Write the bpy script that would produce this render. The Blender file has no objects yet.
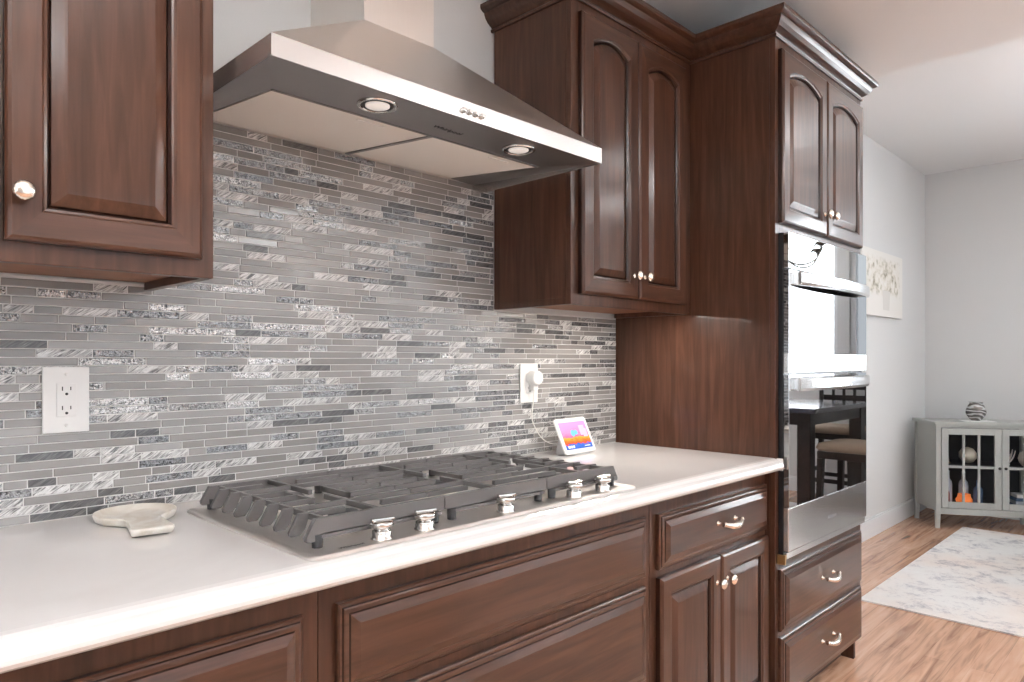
import bpy, bmesh, math, random
from mathutils import Vector, Matrix
C = bpy.context.scene.collection
S = bpy.context.scene
PI = math.pi
random.seed(7)
# ------------------------------------------------------------------ camera
F, YAW, HY = 698.5, 0.7914, 360.5
cam_d = bpy.data.cameras.new('camera'); cam = bpy.data.objects.new('camera', cam_d); C.objects.link(cam)
cam.location = (0, -1.66, 1.238); cam.rotation_euler = (PI/2, 0, -YAW)
cam_d.sensor_width = 36; cam_d.lens = 36*F/1024; cam_d.shift_y = (HY-341)/1024; cam_d.clip_start = .02
S.camera = cam
# ------------------------------------------------------------------ world and light
w = bpy.data.worlds.new('sky'); S.world = w; w.use_nodes = True
w.node_tree.nodes['Background'].inputs[0].default_value = (.86, .93, 1, 1)
w.node_tree.nodes['Background'].inputs[1].default_value = .8
def area(name, loc, rot, sx, sy, power, col):
    d = bpy.data.lights.new(name, 'AREA'); d.shape = 'RECTANGLE'; d.size = sx; d.size_y = sy; d.energy = power; d.color = col
    o = bpy.data.objects.new(name, d); C.objects.link(o); o.location = loc; o.rotation_euler = rot; return o
# daylight at the windows (they lie in the window openings)
area('window_daylight', (1.6, -4.26, 1.45), (PI/2, 0, 0), 3.0, 1.9, 10, (.90, .95, 1))
area('window_daylight', (4.9, -4.26, 1.45), (PI/2, 0, 0), 1.8, 1.9, 10, (.90, .95, 1))
area('window_daylight', (-3.06, -2.2, 1.5), (PI/2, 0, -PI/2), 1.8, 1.5, 20, (.92, .96, 1))
area('window_daylight', (6.74, -2.75, 1.8), (PI/2, 0, PI/2), 1.2, 1.6, 45, (.90, .95, 1))
S.view_settings.view_transform = 'Standard'; S.view_settings.look = 'None'
S.view_settings.gamma = 1; S.view_settings.use_curve_mapping = False
S.view_settings.exposure = 0.4

# ------------------------------------------------------------------ materials
def newmat(name):
    m = bpy.data.materials.new(name); m.use_nodes = True
    return m, m.node_tree.nodes, m.node_tree.links, m.node_tree.nodes['Principled BSDF']
def plain(name, col, rough=.5, metal=0, coat=0, bump=None, emit=None, trans=0, ior=1.45, spec=None):
    m, N, L, P = newmat(name)
    P.inputs['Base Color'].default_value = (*col, 1); P.inputs['Roughness'].default_value = rough
    P.inputs['Metallic'].default_value = metal; P.inputs['Coat Weight'].default_value = coat
    P.inputs['Coat Roughness'].default_value = .12
    P.inputs['Transmission Weight'].default_value = trans; P.inputs['IOR'].default_value = ior
    if spec is not None: P.inputs['Specular IOR Level'].default_value = spec
    if emit: P.inputs['Emission Color'].default_value = (*emit[0], 1); P.inputs['Emission Strength'].default_value = emit[1]
    tc = N.new('ShaderNodeTexCoord'); n = N.new('ShaderNodeTexNoise')
    sc, st = bump or (40, .02)
    n.inputs['Scale'].default_value = sc; L.new(tc.outputs['Object'], n.inputs['Vector'])
    b = N.new('ShaderNodeBump'); b.inputs['Strength'].default_value = st; b.inputs['Distance'].default_value = .01
    L.new(n.outputs['Fac'], b.inputs['Height'])
    if not trans: L.new(b.outputs['Normal'], P.inputs['Normal'])
    return m
def ramp(N, stops):
    r = N.new('ShaderNodeValToRGB'); e = r.color_ramp.elements
    while len(e) < len(stops): e.new(.5)
    for k, (p, c) in enumerate(stops): e[k].position = p; e[k].color = (*c, 1)
    return r
def wood(name, axis, c0, c1, c2, rough=.34, coat=.35, fine=60):
    m, N, L, P = newmat(name)
    tc = N.new('ShaderNodeTexCoord'); mp = N.new('ShaderNodeMapping')
    s = [1, 1, 1]; s[axis] = .07; mp.inputs['Scale'].default_value = s
    L.new(tc.outputs['Object'], mp.inputs['Vector'])
    n = N.new('ShaderNodeTexNoise'); n.inputs['Scale'].default_value = fine; n.inputs['Detail'].default_value = 6; n.inputs['Distortion'].default_value = .6
    L.new(mp.outputs[0], n.inputs['Vector'])
    n2 = N.new('ShaderNodeTexNoise'); n2.inputs['Scale'].default_value = 5; n2.inputs['Detail'].default_value = 3
    L.new(mp.outputs[0], n2.inputs['Vector'])
    mx = N.new('ShaderNodeMath'); mx.operation = 'MULTIPLY_ADD'; mx.inputs[1].default_value = .55
    mm = N.new('ShaderNodeMath'); mm.operation = 'MULTIPLY'; mm.inputs[1].default_value = .45
    L.new(n2.outputs['Fac'], mm.inputs[0]); L.new(n.outputs['Fac'], mx.inputs[0]); L.new(mm.outputs[0], mx.inputs[2])
    r = ramp(N, [(.3, c0), (.5, c1), (.72, c2)]); L.new(mx.outputs[0], r.inputs[0]); L.new(r.outputs[0], P.inputs['Base Color'])
    P.inputs['Roughness'].default_value = rough; P.inputs['Coat Weight'].default_value = coat; P.inputs['Coat Roughness'].default_value = .10; P.inputs['Specular IOR Level'].default_value = .18
    b = N.new('ShaderNodeBump'); b.inputs['Strength'].default_value = .06; b.inputs['Distance'].default_value = .004
    L.new(n.outputs['Fac'], b.inputs['Height']); L.new(b.outputs[0], P.inputs['Normal'])
    return m
def brushed(name, col, axis, rough=.31):
    m, N, L, P = newmat(name)
    P.inputs['Metallic'].default_value = 1
    tc = N.new('ShaderNodeTexCoord'); mp = N.new('ShaderNodeMapping')
    s = [90, 90, 90]; s[axis] = .8; mp.inputs['Scale'].default_value = s; L.new(tc.outputs['Object'], mp.inputs['Vector'])
    n = N.new('ShaderNodeTexNoise'); n.inputs['Scale'].default_value = 8; n.inputs['Detail'].default_value = 2; L.new(mp.outputs[0], n.inputs['Vector'])
    r = ramp(N, [(.3, tuple(c*.97 for c in col)), (.7, col)]); L.new(n.outputs['Fac'], r.inputs[0]); L.new(r.outputs[0], P.inputs['Base Color'])
    P.inputs['Roughness'].default_value = rough
    return m
W0, W1, W2 = (.030, .0118, .0064), (.060, .0245, .0138), (.100, .0430, .0250)
M = {}
M['wood_v'] = wood('cherry_vertical_grain', 2, W0, W1, W2)
M['wood_h'] = wood('cherry_horizontal_grain', 0, W0, W1, W2, .3, .6)
M['glaze'] = wood('dark_glaze', 2, (.012, .004, .0025), (.02, .007, .004), (.035, .012, .007))
M['wood_dark'] = plain('dark_stain', (.02, .008, .006), .5)
M['wood_in'] = wood('raw_underside', 0, (.14, .06, .035), (.2, .09, .05), (.28, .14, .08), .5, .1)
M['wall'] = plain('wall_paint', (.70, .70, .695), .75, bump=(180, .05))
M['ceil'] = plain('ceiling_paint', (.83, .83, .83), .85, bump=(200, .06))
M['trim'] = plain('trim_white', (.80, .82, .84), .4)
M['steel'] = brushed('brushed_steel', (.88, .845, .805), 0)
M['steel_y'] = brushed('brushed_steel_depth', (.80, .775, .745), 1)
M['steel_z'] = brushed('brushed_steel_upright', (.86, .82, .78), 2)
M['steel_tray'] = brushed('brushed_steel_tray', (.80, .77, .74), 0, .42)
M['chrome'] = plain('chrome', (.66, .645, .62), .12, 1)
M['nickel'] = plain('satin_nickel', (.84, .77, .69), .2, 1)
M['filter'] = plain('filter_cover', (.88, .85, .80), .55, 0, bump=(300, .05))
M['iron'] = plain('cast_iron', (.115, .107, .105), .38, .1, bump=(500, .12))
M['burner'] = plain('burner_cap', (.03, .03, .032), .45)
M['alu'] = plain('burner_ring', (.75, .72, .66), .3, .9)
M['black'] = plain('black_enamel', (.012, .012, .014), .2)
M['blackm'] = plain('black_matte', (.02, .02, .02), .6)
M['white'] = plain('white_plastic', (.80, .79, .775), .35)
M['wcord'] = plain('cord_white', (.78, .76, .72), .5)
M['hubgrey'] = plain('hub_fabric', (.50, .50, .51), .9, bump=(900, .3))
M['slot'] = plain('slot_dark', (.03, .03, .03), .6)
M['mirror'] = plain('oven_glass', (.40, .40, .405), .015, 1, bump=(3, .004))
M['ovsteel'] = brushed('oven_steel', (.82, .83, .83), 0, .2)
M['brass'] = plain('brass_bracket', (.5, .33, .14), .35, .9)
M['quartz'] = None
M['glass'] = plain('pane_glass', (1, 1, 1), 0, trans=1, ior=1.1)
M['lamp'] = plain('lamp_glow', (1, 1, 1), .5, emit=((1, .95, .88), 6))
M['greypaint'] = plain('grey_console_paint', (.40, .41, .39), .45, bump=(60, .05))
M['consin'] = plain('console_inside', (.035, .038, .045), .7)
M['cream'] = plain('cream_ceramic', (.72, .66, .55), .4)
M['coral'] = plain('white_coral', (.8, .77, .72), .7)
M['bronze'] = plain('bronze', (.34, .25, .12), .35, .8)
M['amber'] = plain('amber_candle', (.8, .2, .05), .4, emit=((1, .25, .06), .3))
M['bottle'] = plain('pale_bottle', (.55, .6, .68), .15)
M['bottle_d'] = plain('blue_bottle', (.10, .16, .28), .15)
M['redbook'] = plain('red_cloth', (.35, .06, .06), .6)
M['darkwood'] = wood('espresso_wood', 0, (.012, .009, .009), (.022, .015, .014), (.035, .022, .02), .3, .4)
M['cushion'] = plain('tan_cushion', (.30, .22, .16), .8, bump=(300, .3))
M['linen'] = plain('linen_white', (.85, .84, .82), .9)
M['ironb'] = plain('wrought_iron', (.08, .065, .05), .5, .6)
M['candle'] = plain('candle_glass', (.8, .8, .78), .3)

def quartz():
    m, N, L, P = newmat('white_quartz')
    tc = N.new('ShaderNodeTexCoord'); n = N.new('ShaderNodeTexNoise'); n.inputs['Scale'].default_value = 2.2; n.inputs['Detail'].default_value = 8
    n.inputs['Distortion'].default_value = 1.2; L.new(tc.outputs['Object'], n.inputs['Vector'])
    r = ramp(N, [(.35, (.76, .735, .72)), (.5, (.80, .78, .765)), (.7, (.82, .80, .79))]); L.new(n.outputs['Fac'], r.inputs[0]); L.new(r.outputs[0], P.inputs['Base Color'])
    P.inputs['Roughness'].default_value = .14; P.inputs['Coat Weight'].default_value = .3; P.inputs['Coat Roughness'].default_value = .05
    return m
M['quartz'] = quartz()
def floormat():
    m, N, L, P = newmat('hardwood_floor')
    tc = N.new('ShaderNodeTexCoord')
    br = N.new('ShaderNodeTexBrick'); br.offset = .37; br.inputs['Scale'].default_value = 1
    br.inputs['Brick Width'].default_value = 1.1; br.inputs['Row Height'].default_value = .083; br.inputs['Mortar Size'].default_value = .0012
    br.inputs['Color1'].default_value = (.15, .15, .15, 1); br.inputs['Color2'].default_value = (.85, .85, .85, 1); br.inputs['Mortar'].default_value = (.0, .0, .0, 1)
    L.new(tc.outputs['Object'], br.inputs['Vector'])
    mp = N.new('ShaderNodeMapping'); mp.inputs['Scale'].default_value = (.08, 1, 1); L.new(tc.outputs['Object'], mp.inputs['Vector'])
    n = N.new('ShaderNodeTexNoise'); n.inputs['Scale'].default_value = 28; n.inputs['Detail'].default_value = 7; n.inputs['Distortion'].default_value = 1.3
    L.new(mp.outputs[0], n.inputs['Vector'])
    a = N.new('ShaderNodeMath'); a.operation = 'MULTIPLY_ADD'; a.inputs[1].default_value = .22
    L.new(br.outputs['Color'], a.inputs[0])
    b_ = N.new('ShaderNodeMath'); b_.operation = 'MULTIPLY'; b_.inputs[1].default_value = .8; L.new(n.outputs['Fac'], b_.inputs[0]); L.new(b_.outputs[0], a.inputs[2])
    r = ramp(N, [(.28, (.22, .105, .063)), (.5, (.60, .34, .215)), (.72, (.74, .48, .34))]); L.new(a.outputs[0], r.inputs[0]); L.new(r.outputs[0], P.inputs['Base Color'])
    P.inputs['Roughness'].default_value = .25; P.inputs['Coat Weight'].default_value = .3
    return m
M['floor'] = floormat()
def rugmat():
    m, N, L, P = newmat('faded_rug')
    tc = N.new('ShaderNodeTexCoord')
    mp = N.new('ShaderNodeMapping'); mp.inputs['Scale'].default_value = (1.0, 1.0, 1); L.new(tc.outputs['Object'], mp.inputs['Vector'])
    n = N.new('ShaderNodeTexNoise'); n.inputs['Scale'].default_value = 5.5; n.inputs['Detail'].default_value = 14; n.inputs['Roughness'].default_value = .82; n.inputs['Distortion'].default_value = .3
    L.new(mp.outputs[0], n.inputs['Vector'])
    r = ramp(N, [(.34, (.30, .31, .35)), (.43, (.58, .56, .57)), (.49, (.80, .78, .76)), (.66, (.84, .83, .81)), (.76, (.70, .62, .57))])
    L.new(n.outputs['Fac'], r.inputs[0])
    n2 = N.new('ShaderNodeTexNoise'); n2.inputs['Scale'].default_value = 1.6; n2.inputs['Detail'].default_value = 4; L.new(tc.outputs['Object'], n2.inputs['Vector'])
    r2 = ramp(N, [(.42, (1, 1, 1)), (.62, (.97, .86, .80))]); L.new(n2.outputs['Fac'], r2.inputs[0])
    mx = N.new('ShaderNodeMix'); mx.data_type = 'RGBA'; mx.blend_type = 'MULTIPLY'; mx.inputs['Factor'].default_value = .8
    L.new(r.outputs[0], mx.inputs[6]); L.new(r2.outputs[0], mx.inputs[7]); L.new(mx.outputs[2], P.inputs['Base Color'])
    P.inputs['Roughness'].default_value = .95
    return m
M['rug'] = rugmat()
def attrnode(N):
    a = N.new('ShaderNodeAttribute'); a.attribute_name = 'rnd'; return a
def tile(name, kind):
    m, N, L, P = newmat(name)
    a = attrnode(N); sp = N.new('ShaderNodeSeparateColor'); L.new(a.outputs['Color'], sp.inputs[0])
    tc = N.new('ShaderNodeTexCoord')
    off = N.new('ShaderNodeVectorMath'); off.operation = 'MULTIPLY_ADD'; off.inputs[1].default_value = (7, 3, 11)
    L.new(a.outputs['Color'], off.inputs[0]); L.new(tc.outputs['Object'], off.inputs[2])
    if kind == 'glass':
        r = ramp(N, [(0, (.235, .222, .215)), (1, (.33, .318, .308))]); L.new(sp.outputs[0], r.inputs[0]); L.new(r.outputs[0], P.inputs['Base Color'])
        P.inputs['Roughness'].default_value = .2; P.inputs['Coat Weight'].default_value = .3; P.inputs['Coat Roughness'].default_value = .06
    elif kind == 'crackle':
        v = N.new('ShaderNodeTexVoronoi'); v.inputs['Scale'].default_value = 330; L.new(off.outputs[0], v.inputs['Vector'])
        n = N.new('ShaderNodeTexNoise'); n.inputs['Scale'].default_value = 300; n.inputs['Detail'].default_value = 2; n.inputs['Distortion'].default_value = 1; L.new(off.outputs[0], n.inputs['Vector'])
        r = ramp(N, [(.38, (.04, .042, .045)), (.48, (.36, .36, .365)), (.56, (.95, .94, .93))]); L.new(n.outputs['Fac'], r.inputs[0])
        mx = N.new('ShaderNodeMix'); mx.data_type = 'RGBA'; mx.blend_type = 'MULTIPLY'; mx.inputs['Factor'].default_value = 1
        r2 = ramp(N, [(0, (.40, .41, .43)), (.5, (.72, .72, .72)), (1, (1.0, 1.0, 1.0))]); L.new(sp.outputs[1], r2.inputs[0])
        L.new(r.outputs[0], mx.inputs[6]); L.new(r2.outputs[0], mx.inputs[7]); L.new(mx.outputs[2], P.inputs['Base Color'])
        P.inputs['Roughness'].default_value = .22; P.inputs['Metallic'].default_value = .55; P.inputs['Coat Weight'].default_value = .5
        b = N.new('ShaderNodeBump'); b.inputs['Strength'].default_value = .5; b.inputs['Distance'].default_value = .002; L.new(v.outputs['Distance'], b.inputs['Height']); L.new(b.outputs[0], P.inputs['Normal'])
    else:
        mp = N.new('ShaderNodeMapping'); mp.vector_type = 'TEXTURE'; mp.inputs['Rotation'].default_value = (0, -.62, 0); mp.inputs['Scale'].default_value = (.11, 1, .012); L.new(off.outputs[0], mp.inputs['Vector'])
        n = N.new('ShaderNodeTexNoise'); n.inputs['Scale'].default_value = 2.4; n.inputs['Detail'].default_value = 5; n.inputs['Distortion'].default_value = 1.4; L.new(mp.outputs[0], n.inputs['Vector'])
        if kind == 'marble': st = [(.36, (.07, .07, .07)), (.44, (.33, .32, .32)), (.52, (.50, .49, .48)), (.60, (.78, .77, .76)), (.75, (.45, .44, .44))]
        else: st = [(.35, (.05, .05, .052)), (.55, (.11, .11, .112)), (.7, (.2, .195, .19)), (.85, (.4, .4, .4))]
        r = ramp(N, st); L.new(n.outputs['Fac'], r.inputs[0]); L.new(r.outputs[0], P.inputs['Base Color'])
        P.inputs['Roughness'].default_value = .3; P.inputs['Coat Weight'].default_value = .3
    return m
TM = [tile('tile_grey_glass', 'glass'), tile('tile_silver_crackle', 'crackle'), tile('tile_streaked_marble', 'marble'), tile('tile_dark_stone', 'dark'), plain('grout', (.66, .65, .64), .8)]

# ------------------------------------------------------------------ mesh helpers
def face(bm, vs, mat=0, smooth=False):
    try:
        f = bm.faces.new(vs); f.material_index = mat; f.smooth = smooth; return f
    except ValueError: return None
def box(bm, x0, x1, y0, y1, z0, z1, bev=0, mat=0):
    x0, x1 = min(x0, x1), max(x0, x1); y0, y1 = min(y0, y1), max(y0, y1); z0, z1 = min(z0, z1), max(z0, z1)
    t = bmesh.new(); v = [t.verts.new((x, y, z)) for x in (x0, x1) for y in (y0, y1) for z in (z0, z1)]
    for q in ((0, 1, 3, 2), (4, 6, 7, 5), (0, 4, 5, 1), (2, 3, 7, 6), (0, 2, 6, 4), (1, 5, 7, 3)):
        f = t.faces.new([v[i] for i in q]); f.material_index = mat
    if bev: bmesh.ops.bevel(t, geom=list(t.edges), offset=bev, segments=2, affect='EDGES', profile=.6)
    for f in t.faces: f.material_index = mat
    merge(bm, t)
def merge(bm, t, mx=None):
    bmesh.ops.recalc_face_normals(t, faces=list(t.faces))
    if mx is not None: bmesh.ops.transform(t, matrix=mx, verts=list(t.verts))
    mp = {v: bm.verts.new(v.co) for v in t.verts}
    for f in t.faces:
        g = face(bm, [mp[v] for v in f.verts], f.material_index, f.smooth)
    t.free()
def loft(bm, loops, cap0=True, cap1=True, mat=0, smooth=False, closed=True, matf=None, dark=None):
    t = bmesh.new(); R = [[t.verts.new(p) for p in l] for l in loops]; n = len(R[0])
    for ri, (a, b) in enumerate(zip(R, R[1:])):
        for i in range(n if closed else n-1):
            j = (i+1) % n
            face(t, [a[i], a[j], b[j], b[i]], (matf(i) if matf else mat) if not (dark and ri in dark) else 2, smooth)
    if cap0: face(t, R[0][::-1], mat)
    if cap1: face(t, R[-1], mat)
    bmesh.ops.remove_doubles(t, verts=list(t.verts), dist=1e-6)
    merge(bm, t)
def prism(bm, pts, axis, a0, a1, mat=0, bev=0):
    def p3(p, a):
        return {0: (a, p[0], p[1]), 1: (p[0], a, p[1]), 2: (p[0], p[1], a)}[axis]
    t = bmesh.new(); A = [t.verts.new(p3(p, a0)) for p in pts]; B = [t.verts.new(p3(p, a1)) for p in pts]
    for i in range(len(pts)):
        j = (i+1) % len(pts); t.faces.new([A[i], A[j], B[j], B[i]])
    t.faces.new(A[::-1]); t.faces.new(B)
    bmesh.ops.recalc_face_normals(t, faces=list(t.faces))
    if bev: bmesh.ops.bevel(t, geom=list(t.edges), offset=bev, segments=2, affect='EDGES')
    for f in t.faces: f.material_index = mat
    merge(bm, t)
def lathe(bm, prof, c=(0, 0, 0), n=24, axis=2, mat=0, flute=0, squash=1):
    # prof: (r, h) along axis
    loops = []
    for r, h in prof:
        l = []
        for k in range(n):
            a = 2*PI*k/n; rr = r*(1+(flute if k % 2 else 0)); u, v = rr*math.cos(a), rr*math.sin(a)*squash
            if axis == 2: l.append((c[0]+u, c[1]+v, c[2]+h))
            elif axis == 1: l.append((c[0]+u, c[1]-h, c[2]+v))     # grows toward -y (into the room)
            else: l.append((c[0]+h, c[1]+u, c[2]+v))
        loops.append(l)
    loft(bm, loops, mat=mat, smooth=True)
def tube(bm, pts, r, n=8, mat=0, closed=False, taper=None):
    pts = [Vector(p) for p in pts]; loops = []; up = None
    for i, p in enumerate(pts):
        a = pts[max(i-1, 0)]; b = pts[min(i+1, len(pts)-1)]
        t = (b-a).normalized()
        if up is None:
            up = Vector((0, 0, 1)) if abs(t.z) < .9 else Vector((1, 0, 0))
        u = t.cross(up).normalized(); v = u.cross(t).normalized(); up = v
        rr = r if taper is None else r*taper[i]
        loops.append([tuple(p+(u*math.cos(2*PI*k/n)+v*math.sin(2*PI*k/n))*rr) for k in range(n)])
    loft(bm, loops, mat=mat, smooth=True)
def bez(P0, P1, P2, P3, n=12):
    P0, P1, P2, P3 = map(Vector, (P0, P1, P2, P3)); o = []
    for i in range(n+1):
        t = i/n; o.append(tuple(P0*(1-t)**3+P1*3*t*(1-t)**2+P2*3*t*t*(1-t)+P3*t**3))
    return o
def wloc(o):
    v = Vector((0, 0, 0))
    while o is not None: v += o.location; o = o.parent
    return v
def obj(name, bm, mats, parent=None, recalc=False, local=False):
    """world-coordinate bmesh -> one mesh object, under its parent when given"""
    if parent is not None and not local: bmesh.ops.translate(bm, verts=list(bm.verts), vec=-wloc(parent))
    if recalc: bmesh.ops.recalc_face_normals(bm, faces=list(bm.faces))
    me = bpy.data.meshes.new(name); bm.to_mesh(me); bm.free()
    for m in (mats if isinstance(mats, (list, tuple)) else [mats]): me.materials.append(m)
    o = bpy.data.objects.new(name, me); C.objects.link(o)
    if parent is not None: o.parent = parent
    return o
def thing(name, label, cat, loc=(0, 0, 0), group=None, rz=0):
    o = bpy.data.objects.new(name, None); C.objects.link(o); o.empty_display_size = .05
    o.location = loc; o.rotation_euler = (0, 0, rz); o['label'] = label; o['category'] = cat
    if group: o['group'] = group
    return o
def tag(o, label, cat, group=None):
    o['label'] = label; o['category'] = cat
    if group: o['group'] = group
    return o
def recenter(o, p):
    p = Vector(p); o.data.transform(Matrix.Translation(-p)); o.location = p; return o
def struct(name, bm, m, parent=None):
    o = obj(name, bm, m, parent)
    if parent is None: o['kind'] = 'structure'
    return o
def dup(root, loc, label=None, rz=None):
    r = root.copy(); C.objects.link(r); r.location = loc
    if rz is not None: r.rotation_euler = (0, 0, rz)
    if label: r['label'] = label
    for ch in list(root.children):
        c = ch.copy(); C.objects.link(c); c.parent = r
        for g in list(ch.children):
            d = g.copy(); C.objects.link(d); d.parent = c
    return r
def B(): return bmesh.new()
def text(name, s, size, mx, mat, parent, ext=.0003, sx=1):
    cu = bpy.data.curves.new(name, 'FONT'); cu.body = s; cu.size = size; cu.extrude = ext; cu.align_x = 'CENTER'; cu.align_y = 'CENTER'
    t = bpy.data.objects.new(name+'_src', cu); C.objects.link(t)
    dg = bpy.context.evaluated_depsgraph_get(); me = bpy.data.meshes.new_from_object(t.evaluated_get(dg))
    bpy.data.objects.remove(t); bpy.data.curves.remove(cu)
    me.transform(Matrix.Scale(sx, 4, (1, 0, 0))); me.transform(mx); me.transform(Matrix.Translation(-wloc(parent)))
    me.materials.clear(); me.materials.append(mat); me.name = name
    o = bpy.data.objects.new(name, me); C.objects.link(o); o.parent = parent; return o

# ------------------------------------------------------------------ room shell
XL, XR, YB, HK, HF, XE = -3.0, 6.63, -4.2, 2.52, 2.80, 3.40
bm = B(); box(bm, XL-.15, XR+.15, YB-.15, .15, -.05, 0); struct('floor', bm, M['floor'])
bm = B(); box(bm, XL-.15, XE, YB-.15, .15, HK, HF+.1); struct('ceiling', bm, M['ceil'])
bm = B(); box(bm, XE, XR+.15, YB-.15, .15, HF, HF+.1); o = struct('ceiling', bm, M['ceil'])
bm = B(); box(bm, XL-.15, XR+.15, 0, .15, 0, HF); struct('wall_front', bm, M['wall'])
def wall_with_holes(name, axis, a, b, u0, u1, zt, holes):
    bm = B()
    def put(p0, p1, z0, z1):
        if p1-p0 < 1e-4 or z1-z0 < 1e-4: return
        if axis == 'x': box(bm, p0, p1, a, b, z0, z1)
        else: box(bm, a, b, p0, p1, z0, z1)
    cur = u0
    for (h0, h1, z0, z1) in sorted(holes):
        put(cur, h0, 0, zt); put(h0, h1, 0, z0); put(h0, h1, z1, zt); cur = h1
    put(cur, u1, 0, zt)
    return struct(name, bm, M['wall'])
HB = [(.1, 3.1, .5, 2.4), (4.0, 5.8, .5, 2.4)]
wall_with_holes('wall_back', 'x', YB-.15, YB, XL-.15, XR+.15, HF, HB)
HL = [(-3.1, -1.3, .75, 2.25)]
wall_with_holes('wall_left', 'y', XL-.15, XL, YB, 0, HF, HL)
HR = [(-3.4, -2.09, 1.0, 2.65), (-1.985, -1.3, 1.0, 2.65)]
wall_with_holes('wall_right', 'y', XR, XR+.15, YB, 0, HF, HR)
def window(name, axis, a, b, h, mull):
    u0, u1, z0, z1 = h; fr = B(); s = .045
    def bx(bm, p0, p1, q0, q1, d0, d1):
        if axis == 'x': box(bm, p0, p1, d0, d1, q0, q1, .003)
        else: box(bm, d0, d1, p0, p1, q0, q1, .003)
    c0, c1 = a+.04, b-.05
    bx(fr, u0, u0+s, z0, z1, c0, c1); bx(fr, u1-s, u1, z0, z1, c0, c1); bx(fr, u0+s, u1-s, z0, z0+s, c0, c1); bx(fr, u0+s, u1-s, z1-s, z1, c0, c1)
    for k in range(1, mull): x = u0+(u1-u0)*k/mull; bx(fr, x-.02, x+.02, z0+s, z1-s, c0, c1)
    o = struct(name, fr, M['trim'])
    g = B(); m = (c0+c1)/2; bx(g, u0+.05, u1-.05, z0+.05, z1-.05, m-.0115, m-.0085)
    obj('pane', g, M['glass'], o); return o
n = 0
for h in HB: n += 1; window('window_%d' % n, 'x', YB-.15, YB, h, 3)
n += 1; window('window_%d' % n, 'y', XL-.15, XL, HL[0], 2)
for h in HR: n += 1; window('window_%d' % n, 'y', XR, XR+.15, h, 1)
def baseboard(name, x0, x1, y0, y1, hh=.135):
    bm = B(); box(bm, x0, x1, y0, y1, 0, hh-.012, .002)
    if x1-x0 > y1-y0: box(bm, x0, x1, y0+.004, y1, hh-.012, hh, .002)
    else: box(bm, x0+.004, x1, y0, y1, hh-.012, hh, .002)
    struct(name, bm, M['trim'])
baseboard('baseboard_front', 3.09, XR, -.016, 0)
baseboard('baseboard_right', XR-.016, XR, YB, -.016)

# ------------------------------------------------------------------ mosaic backsplash
def mosaic():
    bm = B(); col = bm.loops.layers.color.new('rnd'); rnd = random.Random(11)
    pitch, g = .0173, .0022
    zs = .9155; row = 0
    def region(z):                       # x span of the tile at this height
        return (-.6, 2.258) if z < 1.405 else (.545, 1.587)
    z = zs
    while z+pitch < 1.812:
        a, b = region(z+pitch/2); x = a - rnd.random()*.08
        while x < b:
            Lw = rnd.choice([.04, .05, .065, .08, .10, .13, .16, .20]); k = rnd.random()
            mat = 0 if k < .50 else 1 if k < .75 else 2 if k < .91 else 3
            if mat: Lw = min(Lw, .10 if mat != 1 else .13)
            x0, x1 = max(x, a), min(x+Lw-g, b)
            if x1-x0 > .006:
                d = -.0078; tx, tz = rnd.gauss(0, .0002), rnd.gauss(0, .00016); e = .0009; z0, z1 = z+g/2, z+pitch-g/2; c = (rnd.random(), rnd.random(), rnd.random(), 1)
                fr = [bm.verts.new(p) for p in ((x0+e, d-tx-tz, z0+e), (x1-e, d+tx-tz, z0+e), (x1-e, d+tx+tz, z1-e), (x0+e, d-tx+tz, z1-e))]
                bk = [bm.verts.new(p) for p in ((x0, -.0068, z0), (x1, -.0068, z0), (x1, -.0068, z1), (x0, -.0068, z1))]
                bb = [bm.verts.new(p) for p in ((x0, -.0060, z0), (x1, -.0060, z0), (x1, -.0060, z1), (x0, -.0060, z1))]
                fs = [face(bm, fr, mat)]
                for i in range(4):
                    j = (i+1) % 4
                    fs.append(face(bm, [bk[i], bk[j], fr[j], fr[i]], mat)); fs.append(face(bm, [bb[i], bb[j], bk[j], bk[i]], mat))
                for f in fs:
                    for l in f.loops: l[col] = c
            x += Lw
        z += pitch; row += 1
    box(bm, -.6, 2.258, -.0064, -.0002, .9145, 1.406, mat=4); box(bm, .545, 1.588, -.0064, -.0002, 1.406, 1.812, mat=4)
    return tag(obj('mosaic_backsplash', bm, TM), 'glossy grey glass and marble strip mosaic backsplash on the wall behind the cooktop', 'backsplash')
mosaic()

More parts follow.
